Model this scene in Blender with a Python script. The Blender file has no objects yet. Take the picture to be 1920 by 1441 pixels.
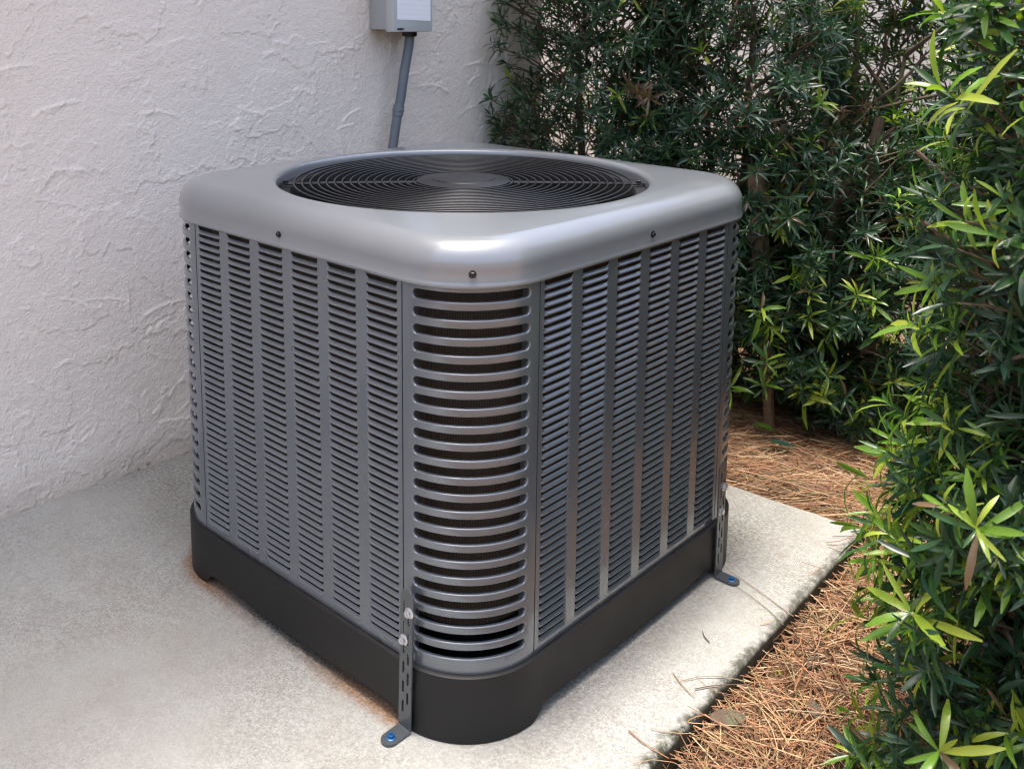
import bpy, bmesh, math, random
import numpy as np
from mathutils import Vector, Matrix

rnd = random.Random(7)
rng = np.random.default_rng(11)
S = bpy.context.scene
COL = S.collection
PI = math.pi

# ------------------------------------------------------------------ camera
cd = bpy.data.cameras.new('camera')
cam = bpy.data.objects.new('camera', cd)
COL.objects.link(cam)
S.camera = cam
CAM = Vector((1.1714, -1.2324, 0.9951))
yaw, pitch, roll = 2.3202, -0.1616, 0.0066
fw = Vector((math.cos(pitch) * math.cos(yaw), math.cos(pitch) * math.sin(yaw), math.sin(pitch)))
rt = fw.cross(Vector((0, 0, 1))).normalized()
up = rt.cross(fw)
rt2 = math.cos(roll) * rt + math.sin(roll) * up
up2 = -math.sin(roll) * rt + math.cos(roll) * up
cam.matrix_world = Matrix(((rt2.x, up2.x, -fw.x, CAM.x), (rt2.y, up2.y, -fw.y, CAM.y), (rt2.z, up2.z, -fw.z, CAM.z), (0, 0, 0, 1)))
cd.sensor_fit = 'HORIZONTAL'
cd.sensor_width = 36
cd.lens = 34.6
cd.shift_x = 0.0375
cd.shift_y = -0.2088
cd.clip_start = 0.02
cd.clip_end = 400
cd.dof.use_dof = True
cd.dof.focus_distance = 1.62
cd.dof.aperture_fstop = 8.0

# ------------------------------------------------------------------ light
SUN_DIR = Vector((-0.085, -0.06, 1)).normalized()
W = bpy.data.worlds.new('World')
S.world = W
W.use_nodes = True
nt = W.node_tree
bg = nt.nodes['Background']
sky = nt.nodes.new('ShaderNodeTexSky')
sky.sky_type = 'NISHITA'
sky.sun_disc = False
sky.sun_elevation = math.asin(SUN_DIR.z)
sky.sun_rotation = math.atan2(SUN_DIR.x, SUN_DIR.y)
sky.air_density = 1.0
sky.dust_density = 7.0
sky.ozone_density = 1.6
nt.links.new(sky.outputs[0], bg.inputs[0])
bg.inputs[1].default_value = 0.15
sl = bpy.data.lights.new('sun', 'SUN')
sun = bpy.data.objects.new('sun', sl)
COL.objects.link(sun)
sl.energy = 1.0
sl.angle = math.radians(9.0)
sl.color = (1.0, 0.98, 0.95)
sun.location = (0, 0, 6)
sun.rotation_euler = (-SUN_DIR).to_track_quat('-Z', 'Y').to_euler()
S.view_settings.view_transform = 'Standard'
S.view_settings.look = 'None'
S.view_settings.exposure = 1.7
S.view_settings.gamma = 1
S.view_settings.use_curve_mapping = False
S.cycles.max_bounces = 8
S.cycles.pixel_filter_type = 'BLACKMAN_HARRIS'
S.cycles.filter_width = 1.15

# ------------------------------------------------------------------ helpers
def link(o, parent=None):
    COL.objects.link(o)
    if parent is not None:
        o.parent = parent
    return o

def tag(o, label=None, cat=None, group=None, kind=None):
    if label: o['label'] = label
    if cat: o['category'] = cat
    if group: o['group'] = group
    if kind: o['kind'] = kind
    return o

def empty(name, loc=(0, 0, 0)):
    o = bpy.data.objects.new(name, None)
    o.empty_display_size = 0.05
    o.location = loc
    return link(o)

def mesh_from(name, v, f, mat=None, smooth=True, angle=None):
    me = bpy.data.meshes.new(name)
    me.from_pydata([tuple(x) for x in v], [], f)
    if mat: me.materials.append(mat)
    if smooth:
        me.polygons.foreach_set('use_smooth', np.ones(len(me.polygons), bool))
    me.update()
    if smooth and angle is not None:
        me.set_sharp_from_angle(angle=math.radians(angle))
    return me

def quads_mesh(name, V, F, mat=None, smooth=True, col=None):
    """V (n,3) array, F (m,4) int array; fast path"""
    V = np.asarray(V, np.float32); F = np.asarray(F, np.int32)
    k = F.shape[1]
    me = bpy.data.meshes.new(name)
    me.vertices.add(len(V)); me.vertices.foreach_set('co', V.ravel())
    me.loops.add(F.size); me.loops.foreach_set('vertex_index', F.ravel())
    me.polygons.add(len(F))
    me.polygons.foreach_set('loop_start', np.arange(0, F.size, k, dtype=np.int32))
    me.polygons.foreach_set('loop_total', np.full(len(F), k, np.int32))
    me.polygons.foreach_set('use_smooth', np.full(len(F), smooth, bool))
    if mat: me.materials.append(mat)
    if col is not None:
        a = me.color_attributes.new('col', 'FLOAT_COLOR', 'POINT')
        c = np.ones((len(V), 4), np.float32); c[:, :3] = col
        a.data.foreach_set('color', c.ravel())
    me.update(calc_edges=True)
    me.validate()
    return me

def obj(name, me, parent=None):
    return link(bpy.data.objects.new(name, me), parent)

class MB:
    def __init__(s): s.v = []; s.f = []
    def add(s, v, f):
        n = len(s.v); s.v += [tuple(x) for x in v]; s.f += [tuple(i + n for i in q) for q in f]
    def box(s, c, d, M=None, bev=0.0):
        bm = bmesh.new()
        bmesh.ops.create_cube(bm, size=1, matrix=Matrix.Diagonal((d[0], d[1], d[2], 1)))
        if bev: bmesh.ops.bevel(bm, geom=bm.edges[:], offset=bev, segments=2, affect='EDGES', profile=0.5)
        T = (M or Matrix()) @ Matrix.Translation(c) if M is not None else Matrix.Translation(c)
        bm.transform(T)
        bm.verts.index_update()
        s.add([v.co[:] for v in bm.verts], [[v.index for v in f.verts] for f in bm.faces]); bm.free()
    def tube(s, pts, rad, n=10, cap=True):
        pts = [Vector(p) for p in pts]
        if not hasattr(rad, '__len__'): rad = [rad] * len(pts)
        rings = []; prev = None
        for i, p in enumerate(pts):
            t = (pts[min(i + 1, len(pts) - 1)] - pts[max(i - 1, 0)]).normalized()
            if prev is None:
                a = Vector((0, 0, 1)) if abs(t.z) < .9 else Vector((1, 0, 0))
                u = t.cross(a).normalized()
            else:
                u = (prev - t * prev.dot(t)).normalized()
            prev = u; w = t.cross(u)
            rings.append([p + (u * math.cos(2 * PI * k / n) + w * math.sin(2 * PI * k / n)) * rad[i] for k in range(n)])
        v = [q for r in rings for q in r]; f = []
        for i in range(len(rings) - 1):
            for k in range(n):
                f.append((i * n + k, i * n + (k + 1) % n, (i + 1) * n + (k + 1) % n, (i + 1) * n + k))
        if cap:
            f.append(tuple(range(n))[::-1]); f.append(tuple((len(rings) - 1) * n + k for k in range(n)))
        s.add(v, f)
    def lathe(s, prof, n=24, M=None, phase=0.0):
        """prof list of (r,z); axis z"""
        v = []; f = []
        for r, z in prof:
            for k in range(n):
                a = 2 * PI * k / n + phase
                v.append(Vector((r * math.cos(a), r * math.sin(a), z)))
        for i in range(len(prof) - 1):
            for k in range(n):
                f.append((i * n + k, i * n + (k + 1) % n, (i + 1) * n + (k + 1) % n, (i + 1) * n + k))
        if prof[0][0] > 1e-6: f.append(tuple(range(n))[::-1])
        if prof[-1][0] > 1e-6: f.append(tuple((len(prof) - 1) * n + k for k in range(n)))
        if M: v = [M @ p for p in v]
        s.add(v, f)
    def mesh(s, name, mat, smooth=True, angle=35):
        return mesh_from(name, s.v, s.f, mat, smooth, angle)
    def build(s, name, mat, parent=None, smooth=True, angle=35):
        return obj(name, s.mesh(name, mat, smooth, angle), parent)

def frame_matrix(origin, x, y, z):
    return Matrix(((x[0], y[0], z[0], origin[0]), (x[1], y[1], z[1], origin[1]), (x[2], y[2], z[2], origin[2]), (0, 0, 0, 1)))

# ------------------------------------------------------------------ numpy noise
def vnoise(X, Y, seed, cell):
    r = np.random.default_rng(seed)
    G = r.random((257, 257))
    x = X / cell; y = Y / cell
    xi = np.floor(x).astype(int); yi = np.floor(y).astype(int)
    u = x - xi; v = y - yi
    u = u * u * u * (u * (u * 6 - 15) + 10); v = v * v * v * (v * (v * 6 - 15) + 10)
    xi %= 256; yi %= 256
    a = G[yi, xi]; b = G[yi, xi + 1]; c = G[yi + 1, xi]; d = G[yi + 1, xi + 1]
    return (a * (1 - u) + b * u) * (1 - v) + (c * (1 - u) + d * u) * v
def fbm(X, Y, seed, cell, octv=4, gain=.5):
    s = 0; a = 1; t = 0
    for o in range(octv):
        s = s + a * vnoise(X + 13.7 * o, Y - 7.1 * o, seed + o, cell / 2 ** o); t += a; a *= gain
    return s / t
def sstep(a, b, x):
    t = np.clip((x - a) / (b - a), 0, 1); return t * t * (3 - 2 * t)

# ------------------------------------------------------------------ materials
def new_mat(name):
    m = bpy.data.materials.new(name); m.use_nodes = True
    n = m.node_tree.nodes; l = m.node_tree.links
    return m, n, l, n['Principled BSDF']
def setp(b, **k):
    for a, v in k.items():
        b.inputs[a.replace('_', ' ')].default_value = v
def ramp(n, stops):
    r = n.new('ShaderNodeValToRGB'); e = r.color_ramp.elements
    while len(e) < len(stops): e.new(0.5)
    for i, (p, c) in enumerate(stops):
        e[i].position = p; e[i].color = (c, c, c, 1) if not hasattr(c, '__len__') else (*c, 1)
    return r
def noise(n, l, co, scale, detail=4, rough=.55, dist=0.0):
    t = n.new('ShaderNodeTexNoise'); t.inputs['Scale'].default_value = scale
    t.inputs['Detail'].default_value = detail; t.inputs['Roughness'].default_value = rough
    t.inputs['Distortion'].default_value = dist
    l.new(co, t.inputs['Vector']); return t
def mixc(n, l, fac, a, b, mode='MIX'):
    m = n.new('ShaderNodeMix'); m.data_type = 'RGBA'; m.blend_type = mode
    for s, x in ((0, fac), (6, a), (7, b)):
        if isinstance(x, (int, float)): m.inputs[s].default_value = x
        elif isinstance(x, tuple): m.inputs[s].default_value = (*x, 1)
        else: l.new(x, m.inputs[s])
    return m.outputs[2]
def mathn(n, l, op, a, b=None, c=None, clamp=False):
    m = n.new('ShaderNodeMath'); m.operation = op; m.use_clamp = clamp
    for i, x in enumerate((a, b, c)):
        if x is None: continue
        if isinstance(x, (int, float)): m.inputs[i].default_value = x
        else: l.new(x, m.inputs[i])
    return m.outputs[0]
def bump(n, l, h, dist, strength=1.0, normal=None):
    b = n.new('ShaderNodeBump'); b.inputs['Distance'].default_value = dist; b.inputs['Strength'].default_value = strength
    l.new(h, b.inputs['Height'])
    if normal is not None: l.new(normal, b.inputs['Normal'])
    return b.outputs[0]
def geo_pos(n): return n.new('ShaderNodeNewGeometry').outputs['Position']
def objco(n): return n.new('ShaderNodeTexCoord').outputs['Object']

def paint_mat(name, col, rough, coat, bumpd=0.00006, dirt=0.05, speck=.03, coatr=.08, spec=.5, peel=1.0, metal=0.0):
    m, n, l, b = new_mat(name)
    co = objco(n)
    t = noise(n, l, co, 5, 2, .5)
    r = ramp(n, [(.3, tuple(x * (1 - dirt) for x in col)), (.7, tuple(x * (1 + dirt) for x in col))])
    l.new(t.outputs[0], r.inputs[0])
    sp = noise(n, l, co, 260, 2, .5)
    rs = ramp(n, [(.70, 0.0), (.76, 1.0)]); l.new(sp.outputs[0], rs.inputs[0])
    c2 = mixc(n, l, mathn(n, l, 'MULTIPLY', rs.outputs[0], speck), r.outputs[0], (.5, .48, .43))
    l.new(c2, b.inputs['Base Color'])
    st = noise(n, l, co, 9, 2, .5)
    rr = ramp(n, [(.3, rough * .9), (.75, min(1, rough * 1.12))]); l.new(st.outputs[0], rr.inputs[0])
    l.new(rr.outputs[0], b.inputs['Roughness'])
    orange = noise(n, l, co, 340, 2, .5)
    big = noise(n, l, co, 14, 2, .5)
    h = mathn(n, l, 'MULTIPLY_ADD', big.outputs[0], 6.0, mathn(n, l, 'MULTIPLY', orange.outputs[0], peel))
    if peel: l.new(bump(n, l, h, bumpd), b.inputs['Normal'])
    b.inputs['Specular IOR Level'].default_value = spec
    setp(b, Coat_Weight=coat, Coat_Roughness=coatr, Metallic=metal)
    return m
M_CAP = paint_mat('grey_cap_paint', (.205, .222, .238), .34, .8, speck=0.0, peel=0.0, metal=.25)
M_PANEL = paint_mat('grey_panel_paint', (.142, .159, .178), .29, .7, speck=.0, peel=.0, metal=.48)
M_BASE = paint_mat('black_plastic', (.009, .009, .0095), .50, .0, .00012, spec=.32)
M_STRAP = paint_mat('strap_paint', (.055, .062, .068), .36, .4)
def simple(name, col, rough=.5, metal=0.0, var=.15, scale=30, bd=0.0):
    m, n, l, b = new_mat(name)
    co = objco(n); t = noise(n, l, co, scale, 4)
    r = ramp(n, [(.3, tuple(x * (1 - var) for x in col)), (.7, tuple(x * (1 + var) for x in col))])
    l.new(t.outputs[0], r.inputs[0]); l.new(r.outputs[0], b.inputs['Base Color'])
    setp(b, Roughness=rough, Metallic=metal)
    if bd: l.new(bump(n, l, t.outputs[0], bd), b.inputs['Normal'])
    return m
M_WIRE = simple('black_wire', (.010, .011, .013), .40)
M_HUB = simple('hub_grey', (.008, .0095, .0125), .50)
M_DARK = simple('dark_interior', (.004, .004, .0045), .55)
M_ZINC = simple('zinc', (.62, .62, .63), .28, .85)
M_BLACKSCREW = simple('black_screw', (.04, .045, .055), .25, .7)
M_BLUE = simple('blue_screw', (.02, .10, .24), .35, .3)
M_BOX = simple('box_grey', (.36, .38, .39), .42, 0.0, .05, 12)
M_BOXF = simple('box_cover_grey', (.46, .49, .50), .45, 0.0, .05, 12)
M_CONDUIT = None
M_SOFFIT = simple('soffit_white', (.62, .61, .58), .7)
M_ROOF = simple('roof_shingle', (.10, .09, .08), .9)
M_STAKE = simple('stake_wood', (.20, .135, .08), .85, 0, .4, 40, .002)
M_POST = simple('post_green', (.012, .035, .016), .6, 0, .3, 30, .001)

# fins of the condenser coil: vertical hairlines and tube rows
m, n, l, b = new_mat('coil_fins'); M_COIL = m
co = n.new('ShaderNodeUVMap').outputs[0]
sx = n.new('ShaderNodeSeparateXYZ'); l.new(co, sx.inputs[0])
fin = mathn(n, l, 'SINE', mathn(n, l, 'MULTIPLY', sx.outputs[0], 2 * PI / .0022))
row = mathn(n, l, 'SINE', mathn(n, l, 'MULTIPLY', sx.outputs[1], 2 * PI / .021))
nz = noise(n, l, co, 18, 5, .6)
c1 = mixc(n, l, mathn(n, l, 'MULTIPLY_ADD', fin, .5, .5), (.008, .007, .006), (.11, .088, .066))
c2 = mixc(n, l, mathn(n, l, 'MULTIPLY', nz.outputs[0], .8), c1, (.03, .022, .016))
l.new(c2, b.inputs['Base Color']); setp(b, Roughness=.5, Metallic=.2)
l.new(bump(n, l, mathn(n, l, 'ADD', fin, row), .0006), b.inputs['Normal'])

# conduit: blue grey PVC with a rust wash low down
m, n, l, b = new_mat('conduit_grey'); M_CONDUIT = m
p = geo_pos(n); sx = n.new('ShaderNodeSeparateXYZ'); l.new(p, sx.inputs[0])
t = noise(n, l, p, 25, 5, .6)
c1 = mixc(n, l, t.outputs[0], (.105, .13, .155), (.15, .175, .20))
low = n.new('ShaderNodeMapRange'); low.inputs[1].default_value = .735; low.inputs[2].default_value = .60
l.new(sx.outputs[2], low.inputs[0])
t2 = noise(n, l, p, 60, 4, .6); r2 = ramp(n, [(.45, 0.0), (.62, 1.0)]); l.new(t2.outputs[0], r2.inputs[0])
c2 = mixc(n, l, mathn(n, l, 'MULTIPLY', mathn(n, l, 'MULTIPLY', low.outputs[0], r2.outputs[0]), .6), c1, (.20, .115, .065))
l.new(c2, b.inputs['Base Color']); setp(b, Roughness=.5)

# printed cover label: white paper, rows of faint small grey print
m, n, l, b = new_mat('paper_label'); M_LABEL = m
uv = n.new('ShaderNodeUVMap').outputs[0]; sx = n.new('ShaderNodeSeparateXYZ'); l.new(uv, sx.inputs[0])
rows_ = mathn(n, l, 'GREATER_THAN', mathn(n, l, 'SINE', mathn(n, l, 'MULTIPLY', sx.outputs[1], 2 * PI * 18)), .35)
mp = n.new('ShaderNodeMapping'); mp.inputs['Scale'].default_value = (90, 18, 1); l.new(uv, mp.inputs[0])
wn = n.new('ShaderNodeTexNoise'); wn.inputs['Scale'].default_value = 1.0; l.new(mp.outputs[0], wn.inputs['Vector'])
ink = mathn(n, l, 'MULTIPLY', rows_, mathn(n, l, 'GREATER_THAN', wn.outputs[0], .5))
l.new(mixc(n, l, mathn(n, l, 'MULTIPLY', ink, .17), (.80, .82, .86), (.45, .40, .48)), b.inputs['Base Color']); setp(b, Roughness=.5)

# stucco paint
def stucco_mat(name, c0, c1):
    m, n, l, b = new_mat(name)
    p = geo_pos(n)
    big = noise(n, l, p, 2.3, 4, .55)
    c = mixc(n, l, big.outputs[0], c0, c1)
    pk = noise(n, l, p, 9, 5, .6); rp = ramp(n, [(.56, 0.0), (.72, 1.0)]); l.new(pk.outputs[0], rp.inputs[0])
    c = mixc(n, l, mathn(n, l, 'MULTIPLY', rp.outputs[0], .25), c, (.66, .54, .47))
    # damp tan band at the foot of the wall
    sx = n.new('ShaderNodeSeparateXYZ'); l.new(p, sx.inputs[0])
    wob = noise(n, l, p, 14, 5, .65)
    zz = mathn(n, l, 'MULTIPLY_ADD', wob.outputs[0], .10, sx.outputs[2])
    mr = n.new('ShaderNodeMapRange'); mr.inputs[1].default_value = .13; mr.inputs[2].default_value = .035; l.new(zz, mr.inputs[0])
    c = mixc(n, l, mathn(n, l, 'MULTIPLY', mr.outputs[0], .7), c, (.44, .36, .29))
    gr = noise(n, l, p, 62, 4, .6); rg = ramp(n, [(.60, 0.0), (.68, 1.0)]); l.new(gr.outputs[0], rg.inputs[0])
    mr2 = n.new('ShaderNodeMapRange'); mr2.inputs[1].default_value = .07; mr2.inputs[2].default_value = .045; l.new(zz, mr2.inputs[0])
    c = mixc(n, l, mathn(n, l, 'MULTIPLY', mathn(n, l, 'MULTIPLY', mr2.outputs[0], rg.outputs[0]), .8), c, (.10, .085, .07))
    l.new(c, b.inputs['Base Color']); setp(b, Roughness=.85)
    g1 = noise(n, l, p, 240, 3, .6); g2 = noise(n, l, p, 90, 3, .55)
    h = mathn(n, l, 'MULTIPLY_ADD', g2.outputs[0], .7, g1.outputs[0])
    l.new(bump(n, l, h, .0023), b.inputs['Normal'])
    return m
M_STUCCO = stucco_mat('stucco', (.765, .69, .61), (.80, .74, .665))
M_GWALL = stucco_mat('white_wall', (.76, .75, .73), (.82, .81, .79))

# concrete pad
m, n, l, b = new_mat('concrete'); M_CONC = m
p = geo_pos(n); sx = n.new('ShaderNodeSeparateXYZ'); l.new(p, sx.inputs[0])
X, Y, Z = sx.outputs
big = noise(n, l, p, 3.0, 5, .55); mid = noise(n, l, p, 13, 5, .6, .6); fine = noise(n, l, p, 700, 2, .8); sand = noise(n, l, p, 300, 4, .8)
c = mixc(n, l, big.outputs[0], (.330, .330, .298), (.445, .447, .410))
rm = ramp(n, [(.40, 0.0), (.72, 1.0)]); l.new(mid.outputs[0], rm.inputs[0])
c = mixc(n, l, mathn(n, l, 'MULTIPLY', rm.outputs[0], .50), c, (.325, .298, .25))
rf = ramp(n, [(.40, 1.0), (.50, 0.0)]); l.new(sand.outputs[0], rf.inputs[0])
# grit shows where the cement skin has worn off (lower left), less on the smooth strip by the wall
wear = noise(n, l, p, 2.1, 3, .5)
rw = ramp(n, [(.38, .25), (.62, 1.0)]); l.new(wear.outputs[0], rw.inputs[0])
c = mixc(n, l, mathn(n, l, 'MULTIPLY', mathn(n, l, 'MULTIPLY', rf.outputs[0], rw.outputs[0]), .45), c, (.13, .11, .09))
rf2 = ramp(n, [(.56, 0.0), (.68, 1.0)]); l.new(fine.outputs[0], rf2.inputs[0])
c = mixc(n, l, mathn(n, l, 'MULTIPLY', rf2.outputs[0], .35), c, (.70, .68, .64))
def grains(scale, lo, hi):
    vo = n.new('ShaderNodeTexVoronoi'); vo.inputs['Scale'].default_value = scale; l.new(p, vo.inputs['Vector'])
    sc = n.new('ShaderNodeSeparateColor'); l.new(vo.outputs['Color'], sc.inputs[0])
    rr = ramp(n, [(0.0, lo), (.25, .88), (.75, 1.06), (1.0, hi)]); l.new(sc.outputs[0], rr.inputs[0])
    return rr.outputs[0]
c = mixc(n, l, rw.outputs[0], c, mixc(n, l, 1.0, c, grains(330, .74, 1.16), 'MULTIPLY'))
c = mixc(n, l, mathn(n, l, 'MULTIPLY', rw.outputs[0], .7), c, mixc(n, l, 1.0, c, grains(150, .86, 1.08), 'MULTIPLY'))
gm = noise(n, l, p, 95, 5, .8); rgm = ramp(n, [(.54, 0.0), (.66, 1.0)]); l.new(gm.outputs[0], rgm.inputs[0])
c = mixc(n, l, mathn(n, l, 'MULTIPLY', mathn(n, l, 'MULTIPLY', rgm.outputs[0], rw.outputs[0]), .60), c, (.20, .165, .125))
# mossy grime creeping in from the straw side of the slab and dirt with painted contact shade beside the unit
def band(src, a, bb):
    q = n.new('ShaderNodeMapRange'); q.inputs[1].default_value = a; q.inputs[2].default_value = bb; l.new(src, q.inputs[0]); return q.outputs[0]
edge = mathn(n, l, 'MULTIPLY_ADD', Y, .039, X)
em = noise(n, l, p, 48, 7, .72); em2 = noise(n, l, p, 9, 3, .5)
edg = mathn(n, l, 'MULTIPLY_ADD', mathn(n, l, 'MULTIPLY_ADD', em2.outputs[0], 1.0, em.outputs[0]), .030, edge)
dm = mathn(n, l, 'MULTIPLY', band(edg, .553, .568), band(em.outputs[0], .34, .54))
front = band(Y, .25, -.15)
c = mixc(n, l, mathn(n, l, 'MULTIPLY', dm, mathn(n, l, 'MULTIPLY_ADD', front, .25, .75)), c, (.040, .044, .024))
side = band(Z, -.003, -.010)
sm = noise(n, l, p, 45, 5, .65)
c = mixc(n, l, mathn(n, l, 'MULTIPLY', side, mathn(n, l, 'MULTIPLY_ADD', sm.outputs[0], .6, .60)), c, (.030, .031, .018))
# dirt plus painted contact shade near the right foot of the unit
gx = band(X, .46, .36); gy = mathn(n, l, 'MULTIPLY', band(Y, -.42, -.25), band(Y, .75, .42))
gd = noise(n, l, p, 150, 3, .7); rgd = ramp(n, [(.36, 0.0), (.60, 1.0)]); l.new(gd.outputs[0], rgd.inputs[0])
gd2 = noise(n, l, p, 10, 3, .5)
c = mixc(n, l, mathn(n, l, 'MULTIPLY', mathn(n, l, 'MULTIPLY', gx, gy), mathn(n, l, 'MULTIPLY', rgd.outputs[0], mathn(n, l, 'MULTIPLY_ADD', gd2.outputs[0], .9, .1))), c, (.075, .07, .055))
# rust weeping out along the left skirt, strongest at both feet; follows the rounded footprint of the unit
def q_(src):
    return mathn(n, l, 'MAXIMUM', mathn(n, l, 'SUBTRACT', mathn(n, l, 'ABSOLUTE', src), .26), 0.0)
dist = mathn(n, l, 'SUBTRACT', mathn(n, l, 'SQRT', mathn(n, l, 'ADD', mathn(n, l, 'POWER', q_(X), 2.0), mathn(n, l, 'POWER', q_(Y), 2.0))), .127)
wob = noise(n, l, p, 38, 5, .7)
dd = mathn(n, l, 'MULTIPLY_ADD', wob.outputs[0], .034, dist)
fine_r = noise(n, l, p, 210, 4, .7)
rfr = ramp(n, [(.34, .35), (.60, 1.0)]); l.new(fine_r.outputs[0], rfr.inputs[0])
ry = mathn(n, l, 'MULTIPLY', band(dd, .040, .020), band(Y, -.15, -.30))
rx = mathn(n, l, 'MAXIMUM', mathn(n, l, 'MULTIPLY', band(X, -.02, .13), band(X, .268, .25)), band(X, -.08, -.24))
rn = noise(n, l, p, 120, 4, .65)
rust = mixc(n, l, rn.outputs[0], (.09, .032, .009), (.33, .155, .045))
c = mixc(n, l, mathn(n, l, 'MULTIPLY', mathn(n, l, 'MULTIPLY', ry, rx), rfr.outputs[0]), c, rust)
# contact shade painted black midway along the left skirt
kx = mathn(n, l, 'MULTIPLY', band(X, -.26, -.10), band(X, .18, .04))
ky = mathn(n, l, 'MULTIPLY', band(dd, .034, .010), band(Y, -.2, -.36))
c = mixc(n, l, mathn(n, l, 'MULTIPLY', mathn(n, l, 'MULTIPLY', kx, ky), mathn(n, l, 'MULTIPLY', rfr.outputs[0], .9)), c, (.03, .026, .022))
l.new(c, b.inputs['Base Color']); setp(b, Roughness=.88)
h = mathn(n, l, 'MULTIPLY_ADD', sand.outputs[0], 1.6, fine.outputs[0])
l.new(bump(n, l, h, .0006), b.inputs['Normal'])

# soil under the straw
m, n, l, b = new_mat('straw_soil'); M_SOIL = m
p = geo_pos(n); t = noise(n, l, p, 60, 6, .7); t2 = noise(n, l, p, 4, 4, .6)
c = mixc(n, l, t.outputs[0], (.08, .046, .026), (.38, .23, .13))
c = mixc(n, l, mathn(n, l, 'MULTIPLY', t2.outputs[0], .5), c, (.24, .16, .10))
l.new(c, b.inputs['Base Color']); setp(b, Roughness=.95); l.new(bump(n, l, t.outputs[0], .01), b.inputs['Normal'])

def attr_mat(name, rough, transl, spec=.5, grain=0):
    m, n, l, b = new_mat(name)
    a = n.new('ShaderNodeAttribute'); a.attribute_name = 'col'
    l.new(a.outputs['Color'], b.inputs['Base Color'])
    setp(b, Roughness=rough); b.inputs['Specular IOR Level'].default_value = spec
    if transl:
        tr = n.new('ShaderNodeBsdfTranslucent')
        mul = mixc(n, l, 1.0, a.outputs['Color'], (1.5, 1.9, .7), 'MULTIPLY')
        l.new(mul, tr.inputs[0])
        mx = n.new('ShaderNodeMixShader'); mx.inputs[0].default_value = transl
        l.new(b.outputs[0], mx.inputs[1]); l.new(tr.outputs[0], mx.inputs[2])
        l.new(mx.outputs[0], n['Material Output'].inputs[0])
    return m
M_LEAF = attr_mat('leaf', .29, .28, .5)
M_NEEDLE = attr_mat('needle', .6, .0, .3)
m, n, l, b = new_mat('bark'); M_BARK = m
p = geo_pos(n); mp = n.new('ShaderNodeMapping'); mp.inputs['Scale'].default_value = (1, 1, .25); l.new(p, mp.inputs[0])
t = noise(n, l, mp.outputs[0], 120, 5, .7); t2 = noise(n, l, p, 18, 4, .6)
c = mixc(n, l, t.outputs[0], (.05, .033, .02), (.17, .12, .08)); r2 = ramp(n, [(.52, 0.0), (.66, 1.0)]); l.new(t2.outputs[0], r2.inputs[0])
c = mixc(n, l, mathn(n, l, 'MULTIPLY', r2.outputs[0], .6), c, (.15, .16, .09))
l.new(c, b.inputs['Base Color']); setp(b, Roughness=.9); l.new(bump(n, l, t.outputs[0], .003), b.inputs['Normal'])

# ================================================================== SETTING
# ground: one sheet to the horizon, slightly uneven near the pad
GZ = -0.062
def build_ground():
    a = np.concatenate([[-150, -60, -25, -10, -5], np.linspace(-3, 4, 57), [6, 10, 25, 60, 150]])
    X, Y = np.meshgrid(a, a)
    near = (np.abs(X) < 4) & (np.abs(Y) < 4.5)
    Z = GZ + np.where(near, (fbm(X + 9, Y + 9, 5, .5, 3) - .5) * .022, 0)
    V = np.stack([X, Y, Z], -1).reshape(-1, 3); k = len(a)
    i = np.arange(k * k).reshape(k, k)
    F = np.stack([i[:-1, :-1], i[:-1, 1:], i[1:, 1:], i[1:, :-1]], -1).reshape(-1, 4)
    o = obj('ground', quads_mesh('ground', V, F, M_SOIL)); tag(o, kind='structure')
build_ground()

# concrete pad, turned 2 degrees against the unit
PR = 0.0393
PX, PY = 0.5423, 0.5753
def build_pad():
    xs = np.concatenate([[-.80, -.6, -.4, -.2, 0, .2, .35], np.linspace(.42, PX - .007, 10), PX - .007 + .007 * np.sin(np.linspace(0, PI / 2, 5))[1:]])
    ys = np.concatenate([[-3.0, -2, -1.4], np.linspace(-.9, PY - .007, 220), PY - .007 + .007 * np.sin(np.linspace(0, PI / 2, 5))[1:]])
    X, Y = np.meshgrid(xs, ys)
    def drop(d):  # rounded arris
        t = np.clip((d + .007) / .007, 0, 1); return .007 * (1 - np.sqrt(np.clip(1 - t * t, 0, 1)))
    Z = -np.maximum(drop(X - PX), drop(Y - PY))
    ragged = (fbm(Y + 5, X + 5, 31, .035, 4) - .5) * .0035 * sstep(.50, PX, X)
    ragged2 = (fbm(X + 5, Y + 5, 37, .05, 4) - .5) * .008 * sstep(.5, PY, Y)
    V = np.stack([X + ragged, Y + ragged2, Z], -1).reshape(-1, 3)
    ny, nx = X.shape; i = np.arange(nx * ny).reshape(ny, nx)
    F = [np.stack([i[:-1, :-1], i[:-1, 1:], i[1:, 1:], i[1:, :-1]], -1).reshape(-1, 4)]
    # sides
    r = list(i[:, -1]) ; tpath = list(i[:-1, -1]) + list(i[-1, ::-1])
    base = len(V); side = V[tpath].copy(); rows = [tpath]
    extra = []
    for z, jit in ((-.03, .006), (-.055, .004), (-.12, 0)):
        s = side.copy(); s[:, 2] = z
        nn = fbm(s[:, 1] * 1.0 + z * 7 + 20, s[:, 0] + 20, 77, .04, 3) - .5
        s[:, 0] += nn * jit; s[:, 1] += nn * jit
        rows.append(list(range(base + len(extra) * len(tpath), base + (len(extra) + 1) * len(tpath)))); extra.append(s)
    V = np.concatenate([V] + extra)
    for a, bb in zip(rows[:-1], rows[1:]):
        a = np.array(a); bb = np.array(bb)
        F.append(np.stack([a[:-1], bb[:-1], bb[1:], a[1:]], -1))
    me = quads_mesh('concrete_pad', V, np.concatenate(F), M_CONC)
    me.set_sharp_from_angle(angle=math.radians(60))
    o = obj('concrete_pad', me); o.rotation_euler.z = PR
    tag(o, kind='structure')
build_pad()

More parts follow.
